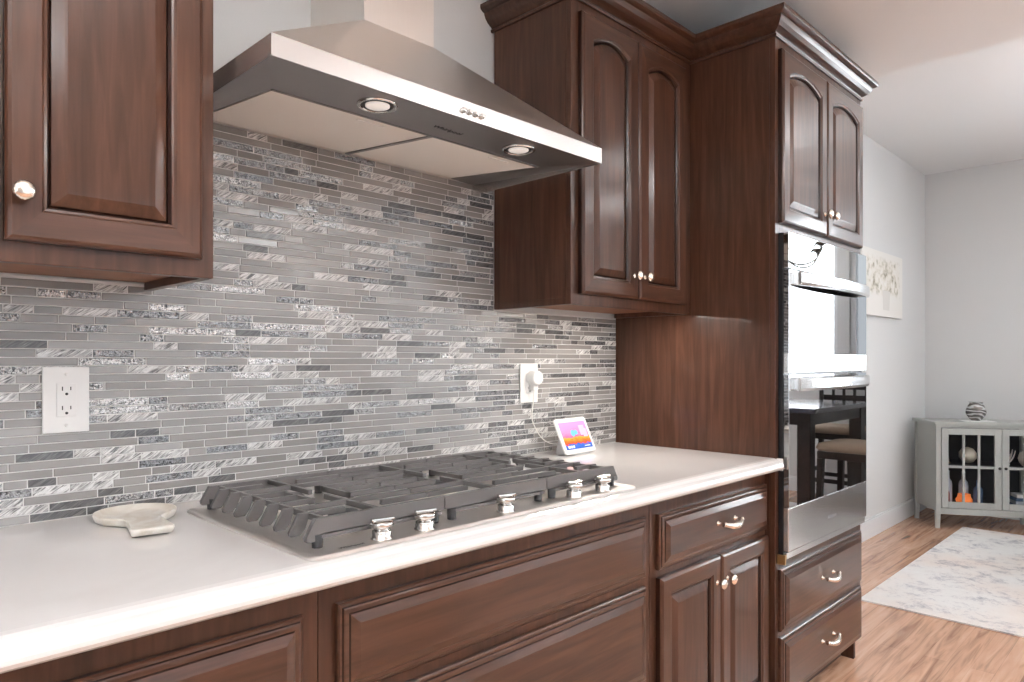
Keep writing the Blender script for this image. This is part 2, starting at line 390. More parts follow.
# ------------------------------------------------------------------ cabinet parts
def rect_loop(x0, x1, z0, z1, ins, y, rise=0, n=12):
    """outline in the xz plane; the top edge arches (ends lower by rise)"""
    a, b, lo, hi = x0+ins, x1-ins, z0+ins, z1-ins
    pts = [(a, y, lo), (b, y, lo)]
    for k in range(n+1):
        t = k/n; x = b+(a-b)*t; u = 2*t-1
        pts.append((x, y, hi-rise*u*u))
    return pts
def door(parent, x0, x1, z0, z1, y, arch=0, fw=.055, name='door', t=.02):
    """raised panel door: its back lies at y, its face at y-t"""
    mf = lambda i: 1 if i == 0 or 2 <= i <= 13 else 0
    spec = [(0, 0, 0), (0, t-.007, 0), (.003, t-.003, 0), (.008, t, 0)]
    inn = [(fw-.008, t, arch), (fw-.004, t-.0035, arch), (fw, t-.0045, arch), (fw+.004, t-.010, arch), (fw+.004, t-.016, arch)]
    loops = [rect_loop(x0, x1, z0, z1, i, y-d, r) for i, d, r in spec+inn]
    bm = B(); loft(bm, loops, True, False, matf=mf, dark=(0, 6, 7))
    d = obj(name, bm, [M['wood_v'], M['wood_h'], M['glaze']], parent)
    p = [(fw+.003, t-.0165, arch), (fw+.007, t-.011, arch), (fw+.024, t-.0035, arch), (fw+.028, t-.002, arch), (fw+.032, t-.002, arch)]
    loops = [rect_loop(x0, x1, z0, z1, i, y-d_, r) for i, d_, r in p]
    bm = B(); loft(bm, loops, True, True, dark=(0,)); obj('panel', bm, [M['wood_v'], M['wood_h'], M['glaze']], d)
    return d
def drawer(parent, x0, x1, z0, z1, y, name='drawer', t=.024):
    spec = [(0, 0), (0, .009), (.003, .0115), (.007, .012), (.0085, .0145), (.011, .0155), (.018, .0160), (.020, .0185), (.030, .0220), (.036, .024)]
    loops = [rect_loop(x0, x1, z0, z1, i, y-d, 0, 2) for i, d in spec]
    bm = B(); loft(bm, loops, True, True, dark=(3, 6))
    return obj(name, bm, [M['wood_h'], M['wood_v'], M['glaze']], parent)
def knob(parent, x, y, z):
    """fluted mushroom knob pointing into the room"""
    bm = B()
    lathe(bm, [(.0085, 0), (.0085, .002), (.0055, .004), (.0048, .010), (.006, .013), (.0115, .016), (.0155, .020), (.0162, .024), (.013, .028), (.007, .0305), (.002, .031)], (x, y, z), 32, 1, flute=-.05)
    return obj('knob', bm, M['nickel'], parent)
def pull(parent, x, y, z, half=.052):
    """bow pull with two posts and a swollen grip"""
    bm = B()
    for s in (-1, 1):
        lathe(bm, [(.0085, 0), (.0075, .003), (.0045, .006), (.0045, .020), (.007, .024), (.006, .029), (.002, .031)], (x+s*half, y, z), 16, 1)
    pts = []; tp = []
    for k in range(17):
        u = -1+k/8; pts.append((x+u*(half+.006), y-.022-.013*math.cos(u*PI/2), z-.010*math.cos(u*PI/2))); tp.append(.75+.4*math.cos(u*PI/2)**2)
    tube(bm, pts, .0088, 12, taper=tp)
    return obj('handle', bm, M['nickel'], parent)
CROWN = [(0, 0), (.006, .0), (.008, .007), (.004, .012), (.004, .016), (.012, .020), (.022, .027), (.031, .037), (.036, .048), (.037, .053), (.044, .055), (.052, .061), (.054, .066), (.054, .076), (0, .076)]
def crown_strips(path, z0):
    P = [Vector(p) for p in path]; rows = []
    for i, p in enumerate(P):
        ns = []
        for a, b in ((i-1, i), (i, i+1)):
            if a >= 0 and b < len(P):
                d = (P[b]-P[a]).normalized(); ns.append(Vector((d.y, -d.x)))
        nn = ns[0] if len(ns) == 1 else (ns[0]+ns[1])/(1+ns[0].dot(ns[1]))
        rows.append([(p.x+nn.x*o, p.y+nn.y*o, z0+h) for o, h in CROWN])
    return rows
def crown(parent, rows, mats):
    bm = B(); t = bmesh.new(); R = [[t.verts.new(p) for p in r] for r in rows]; n = len(R[0])
    for a, b in zip(R, R[1:]):
        for i in range(n): face(t, [a[i], a[(i+1) % n], b[(i+1) % n], b[i]])
    face(t, R[0]); face(t, R[-1][::-1]); merge(bm, t)
    return obj('crown_moulding', bm, mats, parent)
def carcass_frame(bm, x0, x1, z0, z1, y, openings, t=.02):
    """face frame with its front at y, cut around the openings (list of x0,x1,z0,z1 in grid order)"""
    box(bm, x0, x1, y, y+t, z0, z1, .0015)

TOPZ = 2.325
# crown line that runs round the right upper cabinet and the oven tower
cr = crown_strips([(1.588, -.0), (1.588, -.335), (2.262, -.335), (2.262, -.652), (3.075, -.652), (3.075, 0)], 2.313)

def upper(name, label, x0, x1, zb, doors, crown_rows, arch, knobs, hinge=True):
    r = thing(name, label, 'cabinet', ((x0+x1)/2, -.165, zb))
    bm = B(); box(bm, x0, x1-.0, -.315, -.0095 if zb < 1.5 else 0, zb+.02, TOPZ, .001)
    obj('body', bm, M['wood_v'], r)
    for a in (x0, x1-.018):
        bm = B(); box(bm, a, a+.018, -.315, -.0095, zb, zb+.02); obj('side_skirt', bm, M['wood_v'], r)
    bm = B(); box(bm, x0+.019, x1-.019, -.314, -.010, zb+.0165, zb+.0195); obj('underside', bm, M['wood_in'], r)
    bm = B(); box(bm, x0, x1, -.335, -.3155, zb, TOPZ, .002); obj('face_frame', bm, [M['wood_v']], r)
    for k, (a, b) in enumerate(doors):
        d = door(r, a, b, zb+.033, 2.28, -.3355, arch)
        if knobs[k] is not None: knob(d, knobs[k], -.3555, zb+.107)
    if crown_rows: crown(r, crown_rows, M['wood_h'])
    return r
ZU = 1.392
upper('wall_cabinet', 'dark cherry wall cabinet with a fluted nickel knob, left of the range hood', -.11, .541, ZU, [(-.095, .208), (.216, .515)],
      crown_strips([(-.11, -.335), (.541, -.335), (.541, 0)], 2.313), .030, [.183, .236])
ur = upper('wall_cabinet', 'dark cherry wall cabinet with two arched doors, between the range hood and the oven cabinet', 1.588, 2.262, 1.405, [(1.622, 1.912), (1.917, 2.207)],
      cr[:3], .028, [1.885, 1.944])

# oven tower ----------------------------------------------------------
tw = thing('oven_cabinet', 'tall dark cherry cabinet with crown moulding housing the double wall oven', 'cabinet', (2.67, -.325, 0))
TX0, TX1, TY = 2.263, 3.075, -.652
bm = B(); box(bm, TX0, TX0+.02, TY+.02, -.0002, 0, TOPZ, .001); obj('side_panel', bm, M['wood_v'], tw)
bm = B(); box(bm, TX1-.02, TX1, TY+.02, -.0002, 0, TOPZ, .001); obj('side_panel', bm, M['wood_v'], tw)
bm = B(); box(bm, TX0+.021, TX1-.021, TY+.03, -.001, 1.70, TOPZ); obj('body', bm, M['wood_dark'], tw)
bm = B(); box(bm, TX0+.021, TX1-.021, TY+.03, -.001, .10, .545); obj('drawer_box', bm, M['wood_dark'], tw)
bm = B()
box(bm, TX0, TX0+.03, TY, TY+.0195, .09, TOPZ, .0015); box(bm, TX1-.03, TX1, TY, TY+.0195, .09, TOPZ, .0015)
box(bm, TX0+.0305, TX1-.0305, TY, TY+.0195, 2.265, TOPZ, .001); box(bm, TX0+.0305, TX1-.0305, TY, TY+.0195, 1.668, 1.72, .001)
box(bm, TX0+.0305, TX1-.0305, TY, TY+.0195, .53, .575, .001); box(bm, TX0+.0305, TX1-.0305, TY, TY+.0195, .29, .35, .001); box(bm, TX0+.0305, TX1-.0305, TY, TY+.0195, .09, .13, .001)
obj('face_frame', bm, M['wood_v'], tw)
bm = B(); box(bm, TX0+.021, TX1-.021, TY+.07, TY+.09, 0, .0895); obj('toe_kick', bm, M['wood_dark'], tw)
for a, b, kx in ((2.284, 2.664, 2.636), (2.670, 3.050, 2.698)):
    d = door(tw, a, b, 1.698, 2.278, TY-.0005, .028); knob(d, kx, TY-.0205, 1.775)
for a, b in ((.333, .540), (.100, .312)):
    d = drawer(tw, 2.284, 3.050, a, b, TY-.0005); pull(d, 2.65, TY-.0245, (a+b)/2+.012)
crown(tw, cr[2:], M['wood_h'])

# base cabinets ---------------------------------------------------------
BY = -.617
def base(label, x0, x1, fronts):
    r = thing('base_cabinet', label, 'cabinet', ((x0+x1)/2, -.3, 0))
    bm = B(); box(bm, x0, x1, BY+.02, -.001, .10, .8735 if x0 < 0 or x0 > 1.5 else .80, .001); obj('body', bm, M['wood_v'], r)
    bm = B(); box(bm, x0, x1, BY, BY+.0195, .10, .8735, .0015); obj('face_frame', bm, M['wood_v'], r)
    bm = B(); box(bm, x0, x1, BY+.07, BY+.09, 0, .0995); obj('toe_kick', bm, M['wood_dark'], r)
    for f in fronts:
        if f[0] == 'd':
            d = drawer(r, *f[1:5], BY-.0005)
            if f[5]: pull(d, (f[1]+f[2])/2+.018, BY-.0245, (f[3]+f[4])/2+.006)
        else:
            d = door(r, *f[1:5], BY-.0005); knob(d, f[5], BY-.0205, f[4]-.075)
    return r
base('dark cherry base cabinet under the left end of the countertop', -.42, .597, [('d', -.13, .566, .672, .826, 1), ('o', -.13, .215, .13, .648, .19), ('o', .221, .566, .13, .648, .246)])
base('wide dark cherry base cabinet with plain drawer fronts under the gas cooktop', .598, 1.572, [('d', .629, 1.543, .672, .828, 0), ('d', .629, 1.543, .40, .648, 0), ('d', .629, 1.543, .13, .376, 0)])
base('dark cherry base cabinet with drawer and two doors next to the oven cabinet', 1.573, 2.262, [('d', 1.604, 2.255, .676, .826, 1), ('o', 1.604, 1.928, .13, .655, 1.900), ('o', 1.934, 2.255, .13, .655, 1.962)])

# countertop --------------------------------------------------------------
bm = B()
prof = [(-.0002, .9140), (-.640, .9140), (-.652, .9130), (-.661, .9100), (-.667, .9050), (-.672, .9030), (-.679, .8990), (-.682, .8920), (-.682, .8860), (-.678, .8800), (-.671, .8755), (-.664, .8740), (-.0002, .8740)]
prism(bm, prof, 0, -.55, 2.2615)
ct = tag(obj('countertop', bm, M['quartz']), 'long white quartz countertop with a rounded ogee front edge', 'countertop')
bm = B()   # nose that wraps in front of the tower's corner
prism(bm, [(2.2618, .874), (2.2618, .914), (2.268, .914), (2.272, .905), (2.272, .88), (2.268, .874)], 1, -.676, -.6575)
# (kept inside the same slab)
o2 = obj('edge_return', bm, M['quartz'], ct)

# under-cabinet light strip below the right wall cabinet
uc = thing('under_cabinet_light', 'slim light strip fixed under the wall cabinet right of the hood', 'lamp', (1.93, -.30, 1.42))
bm = B(); box(bm, 1.70, 2.16, -.312, -.292, 1.4105, 1.4208, .002); obj('housing', bm, M['trim'], uc)
bm = B(); box(bm, 1.705, 2.155, -.310, -.294, 1.4095, 1.4103); obj('lens', bm, M['lamp'], uc)
ul = area('under_cabinet_glow', (1.93, -.303, 1.407), (0, 0, 0), .44, .012, 2.3, (1, .93, .84))
# ------------------------------------------------------------------ range hood
hd = thing('range_hood', 'stainless steel chimney range hood hanging above the cooktop', 'range hood', (1.026, -.26, 1.763))
HX0, HX1, HYF, HZ0, HZ1 = .563, 1.492, -.522, 1.763, 1.802
bm = B()
A = [(HX0, HYF), (HX1, HYF), (HX1, -.0095), (HX0, -.0095)]
CX0, CX1, CYF, CZ = .930, 1.140, -.25, 2.045
bot = [(x, y, HZ1+.0005) for x, y in A]; top = [(CX0, CYF, CZ), (CX1, CYF, CZ), (CX1, -.0095, CZ), (CX0, -.0095, CZ)]
loft(bm, [bot, top], False, False); obj('canopy', bm, M['steel'], hd)
bm = B()
fr = B()
A2 = [A[3], A[0], A[1], A[2]]; loft(fr, [[(x, y, HZ0) for x, y in A2], [(x, y, HZ1) for x, y in A2]], False, False, closed=False)
obj('rim', fr, [brushed('brushed_steel_rim', (.68, .66, .645), 0, .26)], hd)
bm = B(); box(bm, CX0, CX1, CYF, -.0005, CZ-.004, HK-.0005, .001); obj('chimney', bm, M['steel_z'], hd)
# underside: perimeter strip with the lights, filters sloping up to the wall
IX0, IX1, IYF = .636, 1.400, -.375
bm = B()
def slab(bm, q):       # thin sheet from a quad, thickness upward
    loft(bm, [q, [(x, y, z+.002) for x, y, z in q]])
zi = HZ0+.0015; zb = HZ0+.036
slab(bm, [(HX0+.001, HYF+.001, HZ0), (HX1-.001, HYF+.001, HZ0), (IX1, IYF, zi), (IX0, IYF, zi)])
slab(bm, [(HX0+.001, HYF+.001, HZ0), (IX0, IYF, zi), (IX0, -.012, zb), (HX0+.001, -.0095, HZ0+.032)])
slab(bm, [(HX1-.001, HYF+.001, HZ0), (HX1-.001, -.0095, HZ0+.032), (IX1, -.012, zb), (IX1, IYF, zi)])
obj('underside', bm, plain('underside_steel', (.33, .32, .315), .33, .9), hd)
mid = 1.030
for a, b in ((IX0+.004, mid-.004), (mid+.004, IX1-.004)):
    bm = B(); q = [(a, IYF+.004, zi-.0005), (b, IYF+.004, zi-.0005), (b, -.016, zb-.0005), (a, -.016, zb-.0005)]
    loft(bm, [q, [(x, y, z+.004) for x, y, z in q]], mat=0)
    f = obj('filter', bm, M['filter'], hd)
    bm = B(); cx = a+.24; box(bm, cx-.035, cx+.035, IYF+.022, IYF+.027, zi-.003, zi-.0005, .0006); obj('latch', bm, M['steel'], f)
bm = B(); box(bm, IX0, IX1, IYF-.003, IYF+.003, zi-.002, zi+.0005); loft(bm, [[(mid-.006, IYF, zi-.003), (mid+.006, IYF, zi-.003), (mid+.006, -.014, zb-.003), (mid-.006, -.014, zb-.003)], [(mid-.004, IYF, zi+.003), (mid+.004, IYF, zi+.003), (mid+.004, -.014, zb+.003), (mid-.004, -.014, zb+.003)]])
obj('filter_rail', bm, plain('rail_steel', (.25, .24, .235), .35, .9), hd)
bm = B(); box(bm, HX0+.001, HX1-.001, -.0130, -.0096, HZ0+.0345, HZ0+.0385); obj('back_trim', bm, M['steel'], hd)
for lx, ly in ((.826, -.456), (1.246, -.452)):
    bm = B(); lathe(bm, [(.042, .002), (.042, -.003), (.038, -.0045), (.034, -.003), (.033, 0)], (lx, ly, HZ0-.0005), 32); l = obj('lamp_ring', bm, M['chrome'], hd)
    bm = B(); lathe(bm, [(.0325, 0), (.0325, -.002), (.027, -.0015), (.026, 0)], (lx, ly, HZ0-.001), 32); obj('dark_ring', bm, M['blackm'], l)
    bm = B(); lathe(bm, [(.025, 0), (.025, -.003), (.021, -.0045), (.001, -.005)], (lx, ly, HZ0-.001), 32); obj('lens', bm, plain('lens_glass', (.85, .83, .8), .15, emit=((1, .97, .92), .25)), l)
for k in range(4):
    bm = B(); x = 1.000+k*.0185; lathe(bm, [(.0062, 0), (.0062, .003), (.0048, .0045), (.0048, .008), (.004, .009), (.001, .009)], (x, HYF, HZ0+.016), 20, 1); obj('button', bm, M['chrome'], hd)
MXf = lambda x, y, z, rz=0: Matrix.Translation((x, y, z)) @ Matrix.Rotation(rz, 4, 'Z') @ Matrix.Rotation(PI/2, 4, 'X')
text('brand_text', 'Whirlpool', .020, Matrix.Translation((1.030, -.437, HZ0-.0004)) @ Matrix.Rotation(PI, 4, 'X'), M['slot'], hd)

# ------------------------------------------------------------------ double oven
ov = thing('wall_oven', 'built in stainless double wall oven with mirror dark glass doors', 'oven', (2.665, -.33, .56))
OX0, OX1, OF = 2.284, 3.036, -.688
bm = B(); box(bm, OX0+.012, OX1-.012, -.60, -.05, .585, 1.662); obj('body', bm, M['blackm'], ov)
bm = B(); box(bm, OX0, OX1, OF+.018, TY-.0008, .578, 1.664, .001); obj('housing', bm, M['black'], ov)
bm = B(); box(bm, OX0, OX1, OF, OF+.0175, 1.545, 1.664, .002); cp = obj('control_panel', bm, plain('panel_mirror', (.55, .55, .545), .02, 1, bump=(3, .003)), ov)
def ovendoor(z0, z1, bz, hz):
    bm = B(); box(bm, OX0, OX1, OF, OF+.0175, z0, bz, .002); d = obj('door', bm, M['ovsteel'], ov)
    bm = B(); box(bm, OX0+.002, OX1-.002, OF-.0005, OF+.0175, bz+.0005, z1, .001); obj('door_glass', bm, M['mirror'], d)
    bm = B()
    n = 20; zf, h = hz, .044
    loops = []
    for k in range(n+1):
        u = -1+2*k/n; x = (OX0+OX1)/2+u*.335; y = OF-.018-.026*(1-u*u); e = .007
        loops.append([(x, y+e, zf-h), (x, y-e*.4, zf-h), (x, y-e, zf-h*.8), (x, y-e, zf-.004), (x, y-e*.4, zf), (x, y+e, zf)])
    loft(bm, loops, smooth=False)
    for s in (-1, 1): box(bm, (OX0+OX1)/2+s*.322-.012, (OX0+OX1)/2+s*.322+.012, OF-.024, OF+.001, zf-h+.003, zf-.003, .002)
    obj('handle', bm, M['ovsteel'], d)
    return d
d1 = ovendoor(1.196, 1.541, 1.262, 1.534)
d2 = ovendoor(.604, 1.190, .748, 1.180)
bm = B(); box(bm, OX0, OX1, OF+.006, OF+.0175, .579, .600, .001); obj('bottom_trim', bm, M['ovsteel'], ov)
bm = B(); box(bm, OX0-.008, OX0-.0005, OF+.008, TY-.0008, .560, .592, .001); obj('bracket', bm, M['brass'], ov)
text('brand_text', 'Whirlpool', .019, MXf(2.665, OF-.0004, .665), plain('logo_grey', (.25, .25, .26), .4), ov)

# ------------------------------------------------------------------ gas cooktop
ck = thing('gas_cooktop', 'stainless five burner gas cooktop with cast iron grates set in the countertop', 'cooktop', (1.026, -.38, .914))
KX0, KX1, KY0, KY1, KZ = .569, 1.481, -.648, -.112, .9145
bm = B()
def rr(x0, x1, y0, y1, r, z, n=5):
    o = []
    for cx, cy, a0 in ((x1-r, y1-r, 0), (x0+r, y1-r, PI/2), (x0+r, y0+r, PI), (x1-r, y0+r, 3*PI/2)):
        for k in range(n+1):
            a = a0+PI/2*k/n; o.append((cx+r*math.cos(a), cy+r*math.sin(a), z))
    return o
sp = [(0, 0, .02), (0, .004, .02), (.002, .0062, .02), (.006, .0068, .018), (.012, .0060, .015), (.018, .0040, .012)]
loft(bm, [rr(KX0+i, KX1-i, KY0+i, KY1-i, max(.004, r), KZ+z) for i, z, r in sp], True, True)
obj('tray', bm, M['steel_tray'], ck)
# burners
for bx_, by_, rad in ((.735, -.245, .040), (.735, -.475, .032), (1.045, -.335, .056), (1.345, -.245, .036), (1.345, -.475, .040)):
    bm = B(); lathe(bm, [(rad*1.45, 0), (rad*1.45, .003), (rad*1.2, .006), (rad*1.15, .012), (rad*1.05, .017), (rad*.9, .018)], (bx_, by_, KZ+.0042), 32); b_ = obj('burner', bm, M['alu'], ck)
    bm = B(); lathe(bm, [(rad*.9, 0), (rad*.95, .002), (rad*.95, .006), (rad*.85, .009), (.001, .010)], (bx_, by_, KZ+.0225), 32); obj('burner_cap', bm, M['burner'], b_)
# grates: three sections
GZ = .968
def grate(x0, x1, el, er):
    """el / er: the left / right end is an outer end with slanted feet"""
    bm = B(); th = .0095
    yb = [-.583+k*(.583-.142)/8 for k in range(9)]
    mid = (x0+x1)/2
    for k, y in enumerate(yb):
        outer = k in (0, 8)
        hh = .026 if outer else .0095
        ht = th if not outer else .012
        segs = [(x0, x1)] if outer or k in (2, 4, 6) else [(x0, mid-.040), (mid+.040, x1)]
        if k == 4: segs = [(x0, mid-.048), (mid+.048, x1)]
        for a, b in segs:
            pts = []
            if a == x0 and el: pts += [(a+.018, GZ-.038), (a, GZ-.038), (a-.002, GZ-.031), (a+.016, GZ)]
            else: pts += [(a, GZ-hh), (a, GZ)]
            if b == x1 and er: pts += [(b-.016, GZ), (b+.002, GZ-.031), (b, GZ-.038), (b-.018, GZ-.038), (b-.028, GZ-.0265), (b-.034, GZ-hh)]
            else: pts += [(b, GZ), (b, GZ-hh)]
            if a == x0 and el: pts += [(a+.034, GZ-hh), (a+.028, GZ-.0265)]
            prism(bm, pts, 1, y-ht/2, y+ht/2, bev=.0006)
    for x in [x0+.038]*el + [x1-.038]*er: box(bm, x-.004, x+.004, yb[0]+.006, yb[8]-.006, GZ-.012, GZ-.001, .0012)
    for ya, yc in ((yb[0]+.006, yb[4]-.030), (yb[4]+.030, yb[8]-.006)): box(bm, mid-.005, mid+.005, ya, yc, GZ-.011, GZ-.0005, .0015)
    for s_ in (-1, 1): box(bm, mid+s_*.044-.004, mid+s_*.044+.004, yb[3]-.004, yb[5]+.004, GZ-.013, GZ-.001, .0012)
    # ledge behind the front bar
    box(bm, x0+.022, x1-.010, yb[0]-.009, yb[0]+.004, GZ-.034, GZ-.0275, .001)
    g = obj('grate', bm, M['iron'], ck)
    for fx in (x0+.022, x1-.022):
        for fy in (yb[0], yb[8]):
            f = B(); lathe(f, [(.009, 0), (.0095, .008), (.010, .022), (.010, .0225)], (fx, fy, KZ+.004), 14); obj('foot', f, M['burner'], g)
    return g
grate(.594, .893, 1, 0); grate(.895, 1.197, 0, 0); grate(1.199, 1.470, 0, 1)
# control knobs
for kx, ky in ((.727, -.613), (.826, -.611), (1.043, -.611), (1.268, -.611), (1.378, -.611)):
    bm = B(); z = KZ+.004
    lathe(bm, [(.0200, 0), (.0200, .002), (.0180, .003), (.0178, .0135), (.0165, .0155), (.0125, .0170), (.0125, .0200), (.0190, .0215), (.0215, .0240), (.0215, .0295), (.0190, .0325), (.012, .0335), (.001, .0335)], (kx, ky, z), 36)
    kn = obj('control_knob', bm, M['chrome'], ck)
    bm = B(); t = B(); box(t, -.0205, .0235, -.0050, .0050, .0325, .0375, .0022); merge(bm, t, Matrix.Translation((kx, ky, z)) @ Matrix.Rotation(math.radians(-12), 4, 'Z')); obj('grip', bm, M['chrome'], kn)
    bm = B(); t = B(); box(t, .0205, .0222, -.005, .005, .0250, .0285, .0005); merge(bm, t, Matrix.Translation((kx, ky, z)) @ Matrix.Rotation(math.radians(-55), 4, 'Z')); obj('pointer', bm, M['slot'], kn)
text('brand_text', 'Whirlpool', .012, Matrix.Translation((.662, -.618, KZ+.0044)), M['slot'], ck, .0001)

# ------------------------------------------------------------------ outlets, plug, cord, smart display, spoon rest
def outlet(cx, cz, w, h, label, full=True):
    y = -.0088
    r = thing('wall_outlet', label, 'outlet', (cx, y, cz))
    bm = B(); box(bm, cx-w/2, cx+w/2, y-.006, y, cz-h/2, cz+h/2, .0022); obj('cover_plate', bm, M['white'], r)
    bm = B(); box(bm, cx-.0175, cx+.0175, y-.0085, y-.0062, cz-.034, cz+.034, .001); rc = obj('receptacle', bm, M['white'], r)
    for s in (-1, 1):
        bm = B(); c = cz+s*.0195
        box(bm, cx-.0085, cx-.0065, y-.0089, y-.0086, c-.001, c+.0075); box(bm, cx+.0062, cx+.0082, y-.0089, y-.0086, c, c+.007)
        lathe(bm, [(.0028, 0), (.0028, .0004)], (cx, y-.0086, c-.0075), 12, 1)
        obj('socket_slots', bm, M['slot'], rc)
        bm = B(); lathe(bm, [(.0032, 0), (.0028, .0012), (.001, .0014)], (cx, y-.006, cz+s*.052), 14, 1); obj('screw', bm, M['white'], r)
    return r
outlet(.374, 1.158, .083, .134, 'white double outlet on the mosaic at the left, nothing plugged in')
outlet(1.750, 1.160, .086, .134, 'white wall outlet by the right end of the mosaic with a charger plugged in')
pl = thing('power_adapter', 'round white plug-in charger in the outlet above the smart display', 'charger', (1.757, -.020, 1.172))
bm = B(); lathe(bm, [(.024, 0), (.0255, .003), (.0255, .026), (.0235, .032), (.019, .034), (.001, .034)], (1.757, -.0182, 1.178), 32, 1); box(bm, 1.745, 1.769, -.040, -.0182, 1.136, 1.160, .004); obj('housing', bm, M['white'], pl)
bm = B(); pts = bez((1.757, -.030, 1.1355), (1.757, -.032, 1.08), (1.730, -.03, 1.05), (1.765, -.026, 1.01), 10) + bez((1.765, -.026, 1.01), (1.80, -.022, .965), (1.83, -.02, .945), (1.850, -.055, .945), 12)[1:]
tube(bm, pts, .0018, 8); tag(obj('charging_cord', bm, M['wcord']), 'thin white cord running from the charger down to the smart display', 'cord')

def screenmat():
    m, N, L, P = newmat('display_picture')
    tc = N.new('ShaderNodeTexCoord'); s = N.new('ShaderNodeSeparateXYZ'); L.new(tc.outputs['Generated'], s.inputs[0])
    n = N.new('ShaderNodeTexNoise'); n.inputs['Scale'].default_value = 9; n.inputs['Detail'].default_value = 3; L.new(tc.outputs['Generated'], n.inputs['Vector'])
    a = N.new('ShaderNodeMath'); a.operation = 'MULTIPLY_ADD'; a.inputs[1].default_value = .28; L.new(n.outputs['Fac'], a.inputs[0]); L.new(s.outputs[2], a.inputs[2])
    r = ramp(N, [(0, (.02, .08, .35)), (.30, (.04, .12, .5)), (.33, (.6, .05, .03)), (.45, (.85, .16, .03)), (.55, (.9, .35, .05)), (.60, (.45, .12, .28)), (.75, (.6, .22, .42)), (1.0, (.5, .25, .5))])
    r.color_ramp.interpolation = 'LINEAR'; L.new(a.outputs[0], r.inputs[0])
    L.new(r.outputs[0], P.inputs['Base Color']); L.new(r.outputs[0], P.inputs['Emission Color']); P.inputs['Emission Strength'].default_value = .22; P.inputs['Roughness'].default_value = .15
    return m
sd = thing('smart_display', 'small white tabletop smart display showing a colourful picture, by the wall', 'display', (1.880, -.106, .9145), rz=math.radians(3))
tilt = Matrix.Translation((0, -.026, .003)) @ Matrix.Rotation(math.radians(-25), 4, 'X')
def rrx(w, h, r, y, z0):
    return [(p[0], y, p[1]) for p in [(q[0], q[1]) for q in rr(-w/2, w/2, z0, z0+h, r, 0)]]
bm = B(); t = B(); loft(t, [rrx(.172, .122, .010, .0, .003), rrx(.178, .128, .012, -.002, 0), rrx(.178, .128, .012, -.007, 0), rrx(.174, .124, .010, -.0085, .002)]); merge(bm, t, tilt); fr_ = obj('bezel', bm, M['white'], sd, local=True)
bm = B(); t = B(); loft(t, [rrx(.150, .098, .002, -.0084, .015), rrx(.150, .098, .002, -.0090, .015)]); merge(bm, t, tilt); obj('screen', bm, screenmat(), fr_, local=True)
bm = B(); t = B()
for x0, x1, z0, z1 in ((-.064, -.052, .020, .028), (-.049, -.040, .020, .028), (-.037, -.028, .020, .028)): box(t, x0, x1, -.0094, -.0091, z0, z1)
merge(bm, t, tilt); obj('screen_digits', bm, plain('digit_white', (.8, .85, .9), .4, emit=((1, 1, 1), .4)), fr_, local=True)
bm = B(); t = B(); box(t, .030, .062, -.0094, -.0091, .021, .024); merge(bm, t, tilt); obj('screen_caption', bm, plain('caption_pale', (.6, .7, .85), .4, emit=((.7, .8, 1), .4)), fr_, local=True)
bm = B(); t = B()
for x0, x1, z0, z1 in ((.030, .060, .062, .098), (.045, .068, .055, .085)): box(t, x0, x1, -.00935 if x0 < .04 else -.0095, -.0091, z0, z1)
merge(bm, t, tilt); obj('picture_clouds', bm, plain('picture_pale', (.45, .40, .55), .3, emit=((.5, .42, .6), .25)), fr_, local=True)
bm = B(); t = B(); lathe(t, [(.012, 0), (.012, .0003)], (-.012, -.0091, .072), 20, 1); lathe(t, [(.009, 0), (.009, .0003)], (.006, -.0091, .074), 20, 1); merge(bm, t, tilt); obj('picture_dots', bm, plain('picture_blue', (.15, .45, .7), .3, emit=((.15, .45, .7), .25)), fr_, local=True)
bm = B(); loft(bm, [rr(-.062, .062, -.030, .042, .025, 0), rr(-.064, .064, -.030, .044, .025, .004), rr(-.056, .056, -.012, .036, .018, .045), rr(-.045, .045, .004, .030, .012, .074)], smooth=True); obj('base', bm, M['hubgrey'], sd, local=True)

def marble():
    m, N, L, P = newmat('cream_marble')
    tc = N.new('ShaderNodeTexCoord'); n = N.new('ShaderNodeTexNoise'); n.inputs['Scale'].default_value = 14; n.inputs['Detail'].default_value = 6; n.inputs['Distortion'].default_value = 1.5
    L.new(tc.outputs['Object'], n.inputs['Vector']); r = ramp(N, [(.35, (.70, .64, .55)), (.55, (.82, .78, .71)), (.7, (.86, .84, .79))]); L.new(n.outputs['Fac'], r.inputs[0]); L.new(r.outputs[0], P.inputs['Base Color'])
    P.inputs['Roughness'].default_value = .35; return m
def spoonrest():
    bm = B(); rot = math.radians(-98); c = Vector((.474, -.112))
    # outline: a round dish that runs out to a short square handle
    out = []
    R = .076
    for k in range(40):
        a = math.radians(38)+math.radians(360-76)*k/39
        out.append((R*math.cos(a), R*math.sin(a)*1.0))
    out += [(.078, -.032), (.10, -.030), (.184, -.036), (.188, -.032), (.188, .032), (.184, .036), (.10, .030), (.078, .032)]
    cs, sn = math.cos(rot), math.sin(rot)
    def L_(s, z, e=0): return [(c.x+cs*x*s-sn*y*s, c.y+sn*x*s+cs*y*s, .9145+z) for x, y in out]
    t = bmesh.new(); loft(bm, [L_(.86, 0), L_(.95, .004), L_(1.0, .014), L_(.99, .018), L_(.955, .0175), L_(.86, .010), L_(.6, .008), L_(.3, .0075), L_(.02, .0075)], True, True, smooth=True)
    o = obj('spoon_rest', bm, marble()); tag(o, 'cream marble spoon rest lying on the white countertop left of the cooktop', 'spoon rest'); return recenter(o, (c.x, c.y, .9145))
spoonrest()

